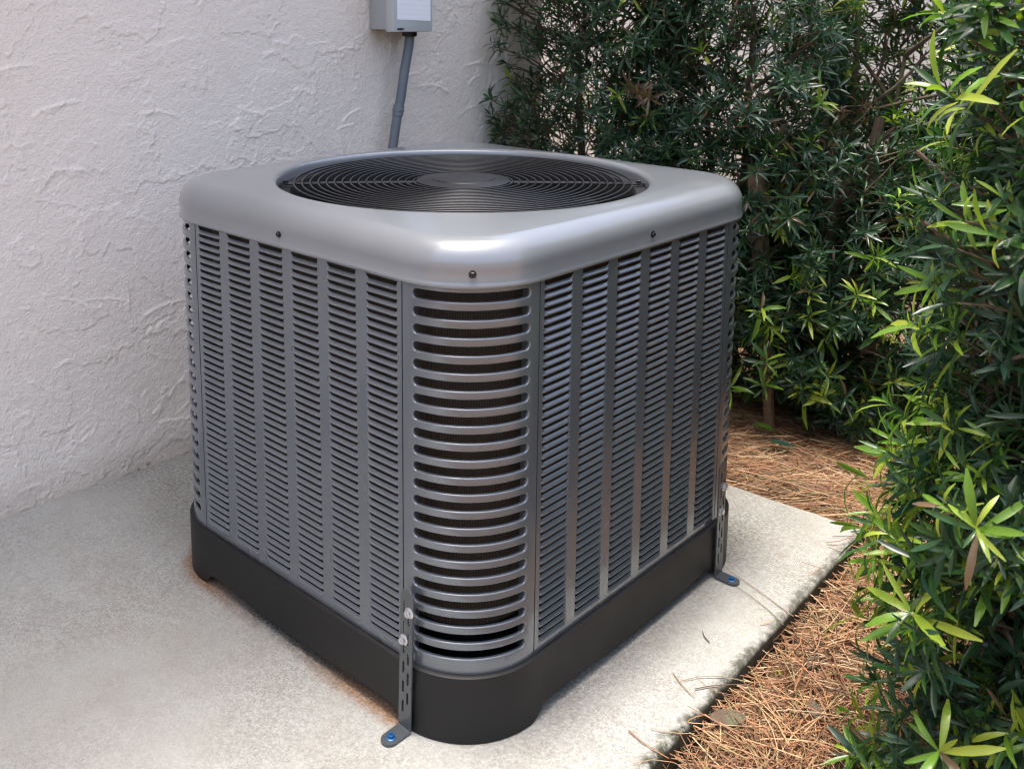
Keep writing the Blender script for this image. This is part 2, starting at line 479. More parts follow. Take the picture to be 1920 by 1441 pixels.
# house: stucco wall with the skip-trowel relief modelled, and the eave that shades it
WR = -0.0187; WX = -0.726
def stucco_height(Yc, Zc):
    y = Yc + 3.0; z = Zc + 3.0
    wx = (fbm(y, z, 101, .030, 4) - .5) * .045; wz = (fbm(y, z, 151, .030, 4) - .5) * .045
    h = np.zeros_like(y)
    # overlapping skim plates with torn edges
    for k, (seed, cell, thr, amt) in enumerate(((201, .17, .50, .0016), (231, .12, .56, .0014), (261, .22, .47, .0013), (291, .09, .62, .0013))):
        f = fbm(y + wx * (1 + k * .3) + k * 3.1, z * (.85 if k % 2 else 1.1) + wz, seed, cell, 3, .42)
        e = sstep(thr - .006, thr + .006, f)
        lip = np.exp(-((f - thr - .010) / .008) ** 2)
        gate = sstep(.36, .60, vnoise(y, z, seed + 9, .16))
        h += .8 * amt * e * (.35 + .65 * gate) + .0011 * lip * gate
    # trowel sweeps: arcs with a thin raised bead, smooth inside
    r = random.Random(4)
    grain = np.ones_like(y)
    for _ in range(110):
        cy = r.uniform(-1.0, 1.0); cz = r.uniform(-.1, 1.15); R = r.uniform(.04, .15)
        a0 = r.uniform(-.4, 1.6); span = r.uniform(.5, 1.5)
        m = (np.abs(Yc - cy) < R * 1.6) & (np.abs(Zc - cz) < R * 1.6)
        if not m.any(): continue
        dy = Yc[m] - cy; dz = (Zc[m] - cz) * r.uniform(.9, 1.6)
        rr = np.hypot(dy, dz); aa = np.arctan2(dz, dy)
        da = np.abs((aa - (a0 + span / 2) + PI) % (2 * PI) - PI)
        w = sstep(span / 2, span / 2 - .25, da)
        d = rr - R + (vnoise(dy + 5, dz + 5, 17, .02) - .5) * .004
        h[m] += w * (.0026 * np.exp(-(d / .0030) ** 2) + .0008 * sstep(.0, -.004, d) * sstep(-.05, -.01, d))
    h += (fbm(y, z, 401, .45, 2) - .5) * .004
    h += (vnoise(y, z, 411, .011) - .5) * .0007 + (vnoise(y, z, 412, .0062) - .5) * .0007
    return h * .82
house = empty('house', (WX, 0, 0))
house.rotation_euler.z = WR
tag(house, 'house with trowelled off-white stucco wall beside the air conditioner', 'house')
def build_wall():
    y = np.arange(-.70, 1.0601, .0025); z = np.arange(-.07, 1.0501, .0025)
    Yc, Zc = np.meshgrid(y, z)
    H = stucco_height(Yc, Zc)
    # the corner of the house turns away at the far end
    V = np.stack([H, Yc, Zc], -1).reshape(-1, 3)
    nz, ny = Yc.shape; i = np.arange(ny * nz).reshape(nz, ny)
    F = np.stack([i[:-1, :-1], i[:-1, 1:], i[1:, 1:], i[1:, :-1]], -1).reshape(-1, 4)
    y0, y1, z0, z1 = y[0], y[-1], z[0], z[-1]
    ex = []; ef = []
    def q(a, b_, c, d):
        k = len(V) + len(ex); ex.extend([a, b_, c, d]); ef.append((k, k + 1, k + 2, k + 3))
    e = 0.001
    q((e, -7, -.2), (e, y0, -.2), (e, y0, 2.72), (e, -7, 2.72))
    q((e, y0, z1), (e, y1, z1), (e, y1, 2.72), (e, y0, 2.72))
    q((e, y1, -.2), (e, y1 + .02, -.2), (e, y1 + .02, 2.72), (e, y1, 2.72))
    q((e, y1 + .02, -.2), (-6, y1 + .02, -.2), (-6, y1 + .02, 2.72), (e, y1 + .02, 2.72))
    V = np.concatenate([V, np.array(ex)]); F = np.concatenate([F, np.array(ef)])
    obj('wall', quads_mesh('house_wall', V, F, M_STUCCO), house)
    mb = MB(); mb.box((-2.73, -3.0, 2.73), (6.58, 8.1, .03)); mb.build('soffit', M_SOFFIT, house, False)
    mb = MB(); mb.box((.577, -3.0, 2.80), (.03, 8.1, .19)); mb.build('fascia', M_SOFFIT, house, False)
    mb = MB(); mb.add([(.62, -7.1, 2.90), (.62, 1.1, 2.90), (-3, 1.1, 4.1), (-3, -7.1, 4.1), (-6.6, -7.1, 2.9), (-6.6, 1.1, 2.9)], [(0, 1, 2, 3), (3, 2, 5, 4), (1, 5, 2), (0, 3, 4)])
    mb.build('roof', M_ROOF, house, False)
build_wall()

# pale wall beyond the hedge
def build_garden_wall():
    mb = MB(); mb.box((-.2, 2.35, .9), (7.5, .2, 2.1)); mb.box((-.2, 2.35, 1.985), (7.6, .28, .07), bev=.01)
    o = mb.build('garden_wall', M_GWALL, None, True, 30)
    tag(o, 'pale plastered garden wall showing white through the gaps of the hedge', 'wall')
build_garden_wall()

# ================================================================== AIR CONDITIONER
HX = .38; KA = .251; RA = .1213; ZT = .6446; ZB = .1012
ac = empty('air_conditioner', (0, 0, 0))
tag(ac, 'grey square air conditioner condenser with louvred sides and round top fan grille', 'air conditioner')

def rrect(h, R, n_arc=12, n_side=1):
    """closed rounded square path, counter-clockwise from the +x side; yields (x,y)"""
    pts = []
    for q in range(4):
        a0 = q * PI / 2
        c = Vector((h - R, h - R)); c = Matrix.Rotation(a0, 2) @ c
        for k in range(n_arc + 1):
            a = a0 + k / n_arc * PI / 2
            pts.append((c.x + R * math.cos(a), c.y + R * math.sin(a)))
    return pts

# --- base pan with arched feet
def build_base():
    h = .3868; R = RA + .006
    path = []
    N = 24
    full = []
    for q in range(4):
        a0 = q * PI / 2 - PI / 2
        M2 = Matrix.Rotation(a0, 2)
        # side from (h-R) ... starts on the +x-facing side after rotation
        for t in np.linspace(-(h - R), h - R, 41)[:-1]:
            full.append((M2 @ Vector((h, t)), t))
        c = Vector((h - R, h - R))
        for k in range(N):
            a = k / N * PI / 2
            full.append((M2 @ (c + Vector((R * math.cos(a), R * math.sin(a)))), None))
    v = []; f = []; n = len(full)
    def zb(t):
        if t is None: return 0.0
        d = (h - R) - abs(t)
        lift = .021 * float(sstep(.004, .030, np.array(d)))
        return lift - .006 * float(sstep(.06, .20, np.array(d)))
    prof = [(-.012, 0), (-.0015, 0), (0, .0015), (0, .5), (0, .985), (-.002, .998), (-.009, 1.0), (-.009, .93)]
    for off, tz in prof:
        for (p, t) in full:
            z0 = zb(t)
            d = p.normalized()
            # offset along the outward normal of the rounded square
            if t is None:
                cx = math.copysign(h - R, p.x); cy = math.copysign(h - R, p.y)
                nn = Vector((p.x - cx, p.y - cy)).normalized()
            else:
                nn = Vector((math.copysign(1, p.x), 0)) if abs(abs(p.x) - h) < 1e-6 else Vector((0, math.copysign(1, p.y)))
            z = z0 + (ZB - z0) * tz if tz > .01 or tz == 0 else z0 + tz
            v.append((p.x + nn.x * off, p.y + nn.y * off, z))
    for i in range(len(prof) - 1):
        for k in range(n):
            f.append((i * n + k, i * n + (k + 1) % n, (i + 1) * n + (k + 1) % n, (i + 1) * n + k))
    # inner wall and deck
    for z in (.06,):
        for (p, t) in full: v.append((p.x * .965, p.y * .965, z))
    b0 = (len(prof)) * n
    for k in range(n): f.append((k, b0 + k, b0 + (k + 1) % n, (k + 1) % n))
    f.append(tuple(b0 + k for k in range(n)))
    obj('base_pan', mesh_from('base_pan', v, f, M_BASE, True, 40), ac)
build_base()

# --- coil behind the panels
def build_coil():
    h = .345; R = .095
    pts = rrect(h, R, 16)
    pts.append(pts[0]); v = []; f = []; uv = []
    s = 0; ss = [0]
    for a, b_ in zip(pts[:-1], pts[1:]):
        s += math.hypot(b_[0] - a[0], b_[1] - a[1]); ss.append(s)
    for z in (.150, .66):
        for p_ in pts: v.append((p_[0], p_[1], z))
    n = len(pts)
    for k in range(n - 1): f.append((k, k + 1, n + k + 1, n + k))
    me = mesh_from('coil', v, f, M_COIL, True)
    u = me.uv_layers.new(name='UVMap')
    for li, lp in enumerate(me.loops):
        i = lp.vertex_index; u.data[li].uv = (ss[i % n], .15 if i < n else .66)
    obj('coil', me, ac)
    mb = MB(); mb.box((0, 0, .35), (.60, .60, .55)); mb.build('inner_housing', M_DARK, ac, False)
build_coil()

# --- louvred side panels
NCOL, NROW = 6, 44
LW = .0645; LP = .0842; L0 = -(LP * (NCOL - 1) + LW) / 2
RZ1 = .6405; RZ0 = .1145; RP = (RZ1 - RZ0) / NROW
def louvre_mesh():
    """one stamped slat: local x along, y inward, z up; z=0 is the lip"""
    nu = 10
    us = [0, .02, .05, .09, .15, .25, .40, .60, .75, .85, .91, .95, .98, 1]
    prof = [(.0010, -.0012), (-.0012, -.0016), (-.0024, -.0007), (-.0025, .0004), (-.0019, .0011), (-.0010, .0021), (.0004, .0034), (.0018, .0046)]
    zt_ = prof[-1][1]
    v = []; f = []
    for (y, z) in prof:
        for u in us:
            m__ = min(u, 1 - u)
            e = float(sstep(0, .075, np.array(m__)))
            yy = y * e
            zz = z * (1 + (RP * .97 / zt_ - 1) * (1 - float(sstep(.0, .06, np.array(m__))))) if z > .0012 else z
            v.append((u * LW, yy, zz))
    m_ = len(us)
    for i in range(len(prof) - 1):
        for k in range(m_ - 1):
            f.append((i * m_ + k, i * m_ + k + 1, (i + 1) * m_ + k + 1, (i + 1) * m_ + k))
    return v, f
LV, LF = louvre_mesh()
ME_LOUVRE = mesh_from('louvre', LV, LF, M_PANEL, True)
def build_panel(side, individual_cols):
    """side 0: the -y face, 1: the +x face, 2: +y, 3: -x.  local x runs to the right seen from outside"""
    rz = side * PI / 2
    R4 = Matrix.Rotation(rz, 4, 'Z')
    mb = MB()
    T = .001
    def plate(x0, x1, z0, z1):
        # sheet with folded returns
        mb.add([(x0, -HX, z0), (x1, -HX, z0), (x1, -HX, z1), (x0, -HX, z1)], [(0, 1, 2, 3)])
    k = KA - .0011
    edges = [-k] + [e for c in range(NCOL) for e in (L0 + c * LP, L0 + c * LP + LW)] + [k]
    for i in range(0, len(edges), 2): plate(edges[i], edges[i + 1], RZ0, RZ1 + .001)
    plate(-k, k, ZB + .0005, RZ0); plate(-k, k, RZ1 + .001, .668)
    for s_ in (-1, 1):
        mb.add([(s_ * k, -HX, ZB), (s_ * k, -HX + .031, ZB), (s_ * k, -HX + .031, .668), (s_ * k, -HX, .668)], [(0, 1, 2, 3)])
    # folded returns round each column opening
    for c in range(NCOL):
        for xx in (L0 + c * LP, L0 + c * LP + LW):
            mb.add([(xx, -HX, RZ0), (xx, -HX + .003, RZ0), (xx, -HX + .003, RZ1), (xx, -HX, RZ1)], [(0, 1, 2, 3)])
    # weld coincident corners so the sheet is one body
    bm = bmesh.new(); vs = [bm.verts.new(q) for q in mb.v]
    for q in mb.f: bm.faces.new([vs[i] for i in q])
    bmesh.ops.remove_doubles(bm, verts=bm.verts, dist=1e-5)
    me = bpy.data.meshes.new('louvre_panel'); bm.to_mesh(me); bm.free(); me.materials.append(M_PANEL)
    pn = obj('louvre_panel', me, ac); pn.matrix_local = R4
    Vs = []; Fs = []
    base = np.array(LV)
    for c in range(NCOL):
        for r in range(NROW):
            loc = Vector((L0 + c * LP, -HX, RZ0 + r * RP + .0012))
            if c in individual_cols and not (len(individual_cols) == 4 and False):
                o = bpy.data.objects.new('louvre', ME_LOUVRE); link(o, pn); o.location = loc
            else:
                Fs.append(np.array(LF) + len(Vs) * len(base)); Vs.append(base + np.array(loc))
    if Vs:
        o = obj('louvre', quads_mesh('louvre_rows', np.concatenate(Vs), np.concatenate(Fs), M_PANEL), pn)
        o['kind'] = 'stuff'
    return pn
# nearest columns of the two faces in view as single slats (6 columns x 44 = 264), the rest joined per panel
build_panel(0, (3, 4, 5)); build_panel(1, (0, 1, 2)); build_panel(2, ()); build_panel(3, ())

# --- slotted corner panels
def build_corner(side):
    flat = HX - RA - KA  # straight run each end
    flat = max(flat, .001)
    Ltot = 2 * flat + RA * PI / 2
    def path(s, d):
        # s along, d inward
        if s < flat: return (HX - RA - flat + s, -HX + d)
        if s > flat + RA * PI / 2: return (HX - d, -HX + RA + (s - flat - RA * PI / 2))
        a = -PI / 2 + (s - flat) / RA
        return (HX - RA + (RA - d) * math.cos(a), -HX + RA + (RA - d) * math.sin(a))
    NS = 22; p = RP * 2
    z_first = RZ0 + .0035
    hs = .0062  # half slot height
    s0, s1 = .019, Ltot - .019
    V = []; F = []
    def vert(s, z, d):
        x, y = path(s, d); V.append((x, y, z)); return len(V) - 1
    nl = 16; ne = 6
    g = .0012
    left_idx = {}
    def outline(off):
        r = hs + off; pts = []
        xs = np.linspace(s0 + hs, s1 - hs, nl)
        for x in xs: pts.append((x, -r))
        for k in range(1, ne): a = -PI / 2 + PI * k / ne; pts.append((s1 - hs + r * math.cos(a), r * math.sin(a)))
        for x in xs[::-1]: pts.append((x, r))
        for k in range(1, ne): a = PI / 2 + PI * k / ne; pts.append((s0 + hs + r * math.cos(a), r * math.sin(a)))
        return pts
    m_ = s0 - .006, s1 + .006
    for i in range(NS):
        zc = z_first + (i + .5) * p
        rings = [[], [], [], [], [], [], []]
        o1 = outline(.0020)
        # border points on the cell rectangle
        side_z = (-p / 2, -p / 4, 0, p / 4, p / 2)
        idx = 0
        for (s, z) in o1:
            q_ = idx % (nl + ne - 1); half = idx // (nl + ne - 1)
            if q_ < nl: rings[0].append(vert(s, zc + math.copysign(p / 2, z), 0))
            else:
                zz = side_z[q_ - nl] * (1 if half == 0 else -1)
                rings[0].append(vert(m_[1] if half == 0 else m_[0], zc + zz, 0))
            idx += 1
        for j, (off, d) in enumerate(((.0020, 0), (.0017, .00003), (.0009, .0004), (.0003, .0011), (.0, .0022), (.0, .0050))):
            for (s, z) in outline(off): rings[j + 1].append(vert(s, zc + z, d))
        N = len(o1)
        for j in range(6):
            for k in range(N):
                F.append((rings[j][k], rings[j][(k + 1) % N], rings[j + 1][(k + 1) % N], rings[j + 1][k]))
    zlo = z_first; zhi = z_first + NS * p
    # stiles, top and bottom strips
    def strip(sa, sb, za, zb_, ns):
        a = [(vert(s, za, 0), vert(s, zb_, 0)) for s in np.linspace(sa, sb, ns)]
        for q, w in zip(a[:-1], a[1:]): F.append((q[0], w[0], w[1], q[1]))
    strip(.0011, m_[0], ZB + .0005, .668, 5); strip(m_[1], Ltot - .0011, ZB + .0005, .668, 5)
    strip(m_[0], m_[1], ZB + .0005, zlo, 20); strip(m_[0], m_[1], zhi, .668, 20)
    for s in (.0011, Ltot - .0011):
        a = vert(s, ZB, 0); b_ = vert(s, ZB, .006); c = vert(s, .668, .006); d = vert(s, .668, 0); F.append((a, b_, c, d))
    o = obj('corner_panel', mesh_from('corner_panel', V, F, M_PANEL, True, 50), ac)
    o.matrix_local = Matrix.Rotation(side * PI / 2, 4, 'Z')
for s_ in range(4): build_corner(s_)

# --- painted top cap with rolled fan opening
RO = .3202; ZTOP = .708; HC = .3848; RC = .130
def build_cap():
    N = 256
    def square(h, R):
        out = []
        for k in range(N):
            a = 2 * PI * (k + .5) / N
            c, s = math.cos(a), math.sin(a)
            # ray against rounded square
            ac_, as_ = abs(c), abs(s)
            t = h / max(ac_, as_)
            x, y = t * ac_, t * as_
            if x > h - R and y > h - R:
                o = h - R; B = o * (ac_ + as_); C_ = 2 * o * o - R * R
                t = B + math.sqrt(max(B * B - C_, 0))
            out.append((t * c, t * s))
        return np.array(out)
    def circle(r):
        a = 2 * PI * (np.arange(N) + .5) / N
        return np.stack([r * np.cos(a), r * np.sin(a)], 1)
    rings = []
    def sq(off, z): rings.append((square(HC - off, max(RC - off, .01)), z))
    sq(.0042, .652); sq(.0042, ZT + .001); sq(.0030, ZT - .0004); sq(.0008, ZT - .0002); sq(-.0014, ZT + .0012); sq(-.0016, ZT + .0034); sq(-.0008, ZT + .0062); sq(.0, ZT + .0085)
    sq(.0, .668)
    rb = .036; zc = ZTOP - .001 - rb
    for k in range(0, 11):
        a = k / 10 * PI / 2
        sq(rb * (1 - math.cos(a)), zc + rb * math.sin(a))
    A = square(HC - rb, RC - rb); Bc = circle(RO + .014)
    for t in (.25, .5, .75, 1.0):
        rings.append((A * (1 - t) + Bc * t, ZTOP - .001 + .003 * math.sin(t * PI / 2)))
    for dr, dz in ((.009, .0022), (.005, .0012), (.002, -.001), (.0004, -.004), (.0, -.008), (-.0006, -.020), (-.001, -.034)):
        rings.append((circle(RO + dr), ZTOP + dz))
    V = np.concatenate([np.concatenate([r, np.full((N, 1), z)], 1) for r, z in rings])
    F = []
    i = np.arange(N); j = (i + 1) % N
    for k in range(len(rings) - 1): F.append(np.stack([k * N + i, k * N + j, (k + 1) * N + j, (k + 1) * N + i], 1))
    me = quads_mesh('cap', V, np.concatenate(F), M_CAP)
    cap = obj('cap', me, ac)
    # hex washer screws in the skirt
    mb = MB()
    mb.lathe([(.0052, 0), (.0052, .0008), (.0036, .0012)], 16)
    mb.lathe([(.0036, .0010), (.0036, .0034), (.0030, .0040), (.0014, .0040), (.0012, .0030), (0, .0030)], 6)
    sm = mb.mesh('screw', M_BLACKSCREW, True, 25)
    dg = HC - RC + RC * math.sqrt(.5)
    for (x, y, a) in ((-.011, -HC, -PI / 2), (HC, .009, 0), (dg, -dg, -PI / 4), (-dg, -dg, -3 * PI / 4), (dg, dg, PI / 4), (0, HC, PI / 2), (-HC, 0, PI)):
        o = obj('screw', sm, cap)
        d = Vector((math.cos(a), math.sin(a), 0)); u = Vector((0, 0, 1)); w = u.cross(d)
        o.matrix_local = frame_matrix((x, y, .6645), w, u, d)
build_cap()

# --- orifice, fan, motor under the grille
def build_fan():
    mb = MB(); mb.lathe([(.3185, .690), (.300, .6885), (.296, .682), (.290, .640), (.290, .50)], 96)
    mb.f = [q for q in mb.f if len(q) == 4]
    mb.build('fan_orifice', M_DARK, ac, True, 40)
    mb = MB(); mb.lathe([(.29, .46), (0, .46)], 48); mb.f = [q for q in mb.f if len(q) == 4]; mb.build('fan_deck', M_DARK, ac, False)
    mb = MB(); mb.lathe([(.0, .672), (.060, .672), (.07, .66), (.07, .56), (0, .56)], 40); mb.build('fan_motor', M_DARK, ac)
    for k in range(3):
        a0 = k * 2 * PI / 3 + .35; v = []; f = []
        for i, r in enumerate(np.linspace(.06, .275, 8)):
            for j, t in enumerate(np.linspace(-.5, .5, 7)):
                a = a0 + t * (1.5 - i * .05) + i * .05
                v.append((r * math.cos(a), r * math.sin(a), .60 + t * .07 + .012 * math.sin(t * PI)))
        for i in range(7):
            for j in range(6): f.append((i * 7 + j, i * 7 + j + 1, (i + 1) * 7 + j + 1, (i + 1) * 7 + j))
        obj('fan_blade', mesh_from('fan_blade', v, f, M_DARK), ac)
build_fan()

# --- wire grille
def build_grille():
    zg = .7005
    mb = MB(); mb.lathe([(.0, .7062), (.052, .7062), (.0545, .7056), (.0555, .7040), (.057, .7032), (.079, .7018), (.0815, .7008), (.0815, .6985), (.078, .6975), (.0, .6975)], 72)
    gr = mb.build('fan_grille', M_HUB, ac, True, 30)
    nr = 16
    for i in range(nr):
        r = .2925 - i * .0137
        dome = .0015 * math.cos(i / nr * PI)
        n, k = 96, 6; v = []; f = []; w = .00165
        for a in range(n):
            t = 2 * PI * a / n
            for b_ in range(k):
                q = 2 * PI * b_ / k
                v.append(((r + w * math.cos(q)) * math.cos(t), (r + w * math.cos(q)) * math.sin(t), zg + dome + w * math.sin(q)))
        for a in range(n):
            for b_ in range(k): f.append((a * k + b_, ((a + 1) % n) * k + b_, ((a + 1) % n) * k + (b_ + 1) % k, a * k + (b_ + 1) % k))
        obj('ring', mesh_from('ring', v, f, M_WIRE), gr)
    for k in range(8):
        a = PI / 4 * k
        d = Vector((math.cos(a), math.sin(a), 0)); long_ = k % 2 == 1
        mb = MB()
        r1 = .312 if long_ else .294
        if long_:
            sd = Vector((-d.y, d.x, 0))
            for off in (-.0032, .0032):
                mb.tube([d * .07 + sd * off + Vector((0, 0, .6970)), d * .2 + sd * off + Vector((0, 0, .6962)), d * r1 + sd * off + Vector((0, 0, .6940))], .0021, 6)
            mb.box((0, 0, 0), (.016, .012, .002), frame_matrix(d * r1 + Vector((0, 0, .6945)), d, sd, Vector((0, 0, 1))))
            mb.lathe([(.0048, .0), (.0048, .004), (.003, .005), (0, .005)], 6, Matrix.Translation(d * (r1 - .002) + Vector((0, 0, .6955))))
        else:
            mb.tube([d * .07 + Vector((0, 0, .6970)), d * .2 + Vector((0, 0, .6965)), d * r1 + Vector((0, 0, .6962))], .0021, 6)
        mb.build('spoke', M_WIRE, gr, True, 40)
build_grille()

# ================================================================== HOLD-DOWN STRAPS
def strap_sheet(width, height, foot, slots, T=.0022):
    """upright slotted plate (local x across, z up, y outward negative), foot bent outwards, rounded ends. built as grid with holes, given thickness"""
    bm = bmesh.new()
    w = width / 2; N = 8
    # upright: cells
    xs = sorted({-w, w} | {x for s_ in slots for x in (s_[0] - .0020, s_[0] + .0020)})
    zs = sorted({.0035, height - w} | {z for s_ in slots for z in (s_[1], s_[2])})
    grid = {}
    def V(x, z):
        k = (round(x, 6), round(z, 6))
        if k not in grid: grid[k] = bm.verts.new((x, 0, z))
        return grid[k]
    for x0, x1 in zip(xs[:-1], xs[1:]):
        for z0, z1 in zip(zs[:-1], zs[1:]):
            xm, zm = (x0 + x1) / 2, (z0 + z1) / 2
            if any(abs(xm - s_[0]) < .0020 and s_[1] < zm < s_[2] for s_ in slots): continue
            bm.faces.new((V(x0, z0), V(x1, z0), V(x1, z1), V(x0, z1)))
    top = [V(x, zs[-1]) for x in xs]
    arcv = [bm.verts.new((w * math.cos(a), 0, height - w + w * math.sin(a))) for a in np.linspace(0, PI, 13)[1:-1]]
    bm.faces.new([top[0]] + top[1:] + arcv)
    # foot: bend then a tongue with a round end
    prev = [V(x, .0035) for x in xs]
    for (y, z) in ((-.0008, .0015), (-.003, .0005), (-(foot - w), .0)):
        cur = [bm.verts.new((x, y, z)) for x in xs]
        for i in range(len(xs) - 1): bm.faces.new((prev[i + 1], prev[i], cur[i], cur[i + 1]))
        prev = cur
    arcv = [bm.verts.new((w * math.cos(a), -(foot - w) - w * math.sin(a), 0)) for a in np.linspace(0, PI, 13)[1:-1]]
    bm.faces.new(prev[::-1] + [v for v in arcv[::-1]][::-1][::-1] if False else prev + arcv)
    bmesh.ops.recalc_face_normals(bm, faces=bm.faces)
    r = bmesh.ops.solidify(bm, geom=bm.faces[:], thickness=T)
    me = bpy.data.meshes.new('hold_down_strap'); bm.to_mesh(me); bm.free(); me.materials.append(M_STRAP)
    return me
def bolt_mesh(name, mat, s=1.0, slotted=False):
    mb = MB()
    mb.lathe([(.0078 * s, 0), (.0078 * s, .0012 * s), (.0066 * s, .0020 * s), (.0054 * s, .0022 * s)], 24)
    mb.lathe([(.0054 * s, .0018 * s), (.0054 * s, .0058 * s), (.0046 * s, .0066 * s), (.0024 * s, .0066 * s), (.0020 * s, .0056 * s), (0, .0056 * s)], 6)
    if slotted: mb.box((0, 0, .0069 * s), (.0088 * s, .0015 * s, .0008 * s))
    return mb.mesh(name, mat, True, 25)
ME_BOLT = bolt_mesh('bolt', M_ZINC); ME_ANCHOR = bolt_mesh('anchor_screw', M_BLUE, .92, True)
def build_strap(origin, ang, tilt, label, bolts, slots, height):
    me = strap_sheet(.0245, height, .042, slots)
    o = obj('hold_down_strap', me)
    o.matrix_world = Matrix.Translation(origin) @ Matrix.Rotation(ang, 4, 'Z') @ Matrix.Rotation(tilt, 4, 'Y')
    tag(o, label, 'bracket', 'slotted hold-down straps bolting the unit to the pad')
    for (x, z) in bolts:
        q = obj('bolt', ME_BOLT, o)
        q.matrix_local = frame_matrix((x, -.0015, z), Vector((1, 0, 0)), Vector((0, 0, 1)), Vector((0, -1, 0)))
    q = obj('anchor_screw', ME_ANCHOR, o)
    q.matrix_local = Matrix.Translation((0, -.027, .0015)) @ Matrix.Rotation(.5, 4, 'Z')
SL = []
for i in range(6):
    z = .026 + i * .0305
    if z + .018 < .20: SL.append((-.0042, z, z + .018))
    z = .0412 + i * .0305
    if z + .018 < .206: SL.append((.0048, z, z + .018))
build_strap((.2645, -.3905, .0025), 0, .033, 'dark slotted hold-down strap at the nearest corner of the unit, beside the rusty skirt', ((.0055, .183), (-.0045, .138)), SL, .2155)
build_strap((.3905, .2535, .0025), PI / 2, -.01, 'dark slotted hold-down strap at the far right corner of the unit, beside the open concrete', ((.0055, .168), (-.003, .125)), SL, .2175)

# ================================================================== WALL BOX AND CONDUIT
def build_box():
    bx = empty('disconnect_box', (-.70, .467, .945))
    tag(bx, 'grey electrical disconnect box with white printed label, fixed to the stucco wall', 'electrical box')
    x0 = -.712; H = .27; y0, y1 = .402, .534
    c = Vector((-.70, .467, .945))
    mb = MB(); mb.box(Vector(((x0 - .645) / 2, (y0 + y1) / 2 + .002, .945 + H / 2)) - c, (abs(x0 + .645), y1 - y0 - .006, H), bev=.004)
    mb.build('body', M_BOX, bx)
    mb = MB()
    mb.box(Vector((-.632, (y0 + y1) / 2, .945 + H / 2 - .002)) - c, (.028, y1 - y0 + .002, H + .006), bev=.003)
    cv = mb.build('cover', M_BOXF, bx)
    mb = MB(); mb.box(Vector((-.6175, .424, .9475)) - c, (.004, .020, .004), bev=.0008); mb.build('hasp', M_DARK, cv)
    v = [Vector((-.6172, y, z)) - c for y, z in ((.4135, .9705), (.527, .9665), (.527, 1.17), (.4135, 1.17))]
    me = mesh_from('printed_label', v, [(0, 1, 2, 3)], M_LABEL, False)
    u = me.uv_layers.new(name='UVMap')
    for i, q in enumerate(((0, 0), (1, 0), (1, 1), (0, 1))): u.data[i].uv = q
    obj('printed_label', me, cv)
build_box()
def build_conduit():
    KR = 1.28
    cd_ = empty('electrical_conduit', (-.668, .50, 0))
    tag(cd_, 'blue-grey conduit pipe slanting down the wall from the electrical box, rust stained', 'pipe')
    c = Vector((-.668, .50, 0))
    P = [(-.668, .503, .930), (-.668, .500, .905), (-.669, .486, .845), (-.672, .474, .77), (-.674, .467, .742), (-.674, .449, .655), (-.676, .42, .52), (-.676, .40, .40), (-.67, .36, .32), (-.60, .32, .28), (-.40, .30, .27)]
    mb = MB(); mb.tube([Vector(q) - c for q in P], .0122, 16); mb.build('pipe', M_CONDUIT, cd_)
    mb = MB(); mb.lathe([(.0122, -.016), (.0140, -.0155), (.0140, -.004), (.0150, -.003), (.0150, .003), (.0140, .004), (.0140, .012), (.0122, .0125)], 20, Matrix.Translation(Vector((-.674, .4675, .742)) - c) @ Matrix.Rotation(-.20, 4, 'X'))
    mb.build('coupling', M_CONDUIT, cd_)
    mb = MB(); mb.lathe([(.013, 0), (.0195, .001), (.0195, .012), (.016, .013), (.016, .018)], 12, Matrix.Translation(Vector((-.668, .502, .927)) - c)); mb.build('lock_nut', M_DARK, cd_)
build_conduit()

# ================================================================== PLANTS
def leaf_variant(droop, fold, wid, nseg=4):
    """unit length leaf along +x, normal +z, 3 across"""
    v = []; f = []
    ang = 0; x = z = 0
    for i in range(nseg + 1):
        t = i / nseg
        w = wid * .5 * ((.18, .74, 1.0, .92, .22) if nseg == 4 else (.2, .95, .97, .2))[i]
        if i > 0:
            ang = -droop * (t - .5 / nseg); x += math.cos(ang) / nseg; z += math.sin(ang) / nseg
        v += [(x, w, z + fold * w), (x, 0, z), (x, -w, z + fold * w)]
    for i in range(nseg):
        for k in range(2): f.append((i * 3 + k, i * 3 + k + 1, (i + 1) * 3 + k + 1, (i + 1) * 3 + k))
    return np.array(v), np.array(f)
LEAF_KINDS = ((.15, .35, .15), (.6, .3, .165), (1.0, .4, .145), (-.25, .3, .155), (1.5, .35, .15), (.35, .5, .13))
LEAVES = [leaf_variant(*k) for k in LEAF_KINDS] + [leaf_variant(*k, nseg=3) for k in LEAF_KINDS]
OLD = np.array([(.013, .034, .018), (.018, .048, .022), (.027, .062, .028), (.016, .044, .030)])
MIDG = np.array([(.030, .080, .022), (.045, .105, .026)])
YNG = np.array([(.13, .25, .028), (.23, .33, .035), (.31, .38, .05)])
DRY = np.array([(.11, .072, .040), (.18, .118, .066)])
OLD = OLD * 1.35
PALETTE = np.concatenate([OLD, MIDG, YNG, DRY])
LEAF_ME = {}
def leaf_me(var, ci):
    k = (var, ci)
    if k not in LEAF_ME:
        V, F = LEAVES[var]
        LEAF_ME[k] = quads_mesh('leaf', V, F, M_LEAF, True, np.tile(PALETTE[ci], (len(V), 1)))
    return LEAF_ME[k]

def orth(d, r):
    a = Vector((0, 0, 1)) if abs(d.z) < .9 else Vector((1, 0, 0))
    u = d.cross(a).normalized(); w = d.cross(u)
    an = r.uniform(0, 2 * PI); return u * math.cos(an) + w * math.sin(an)

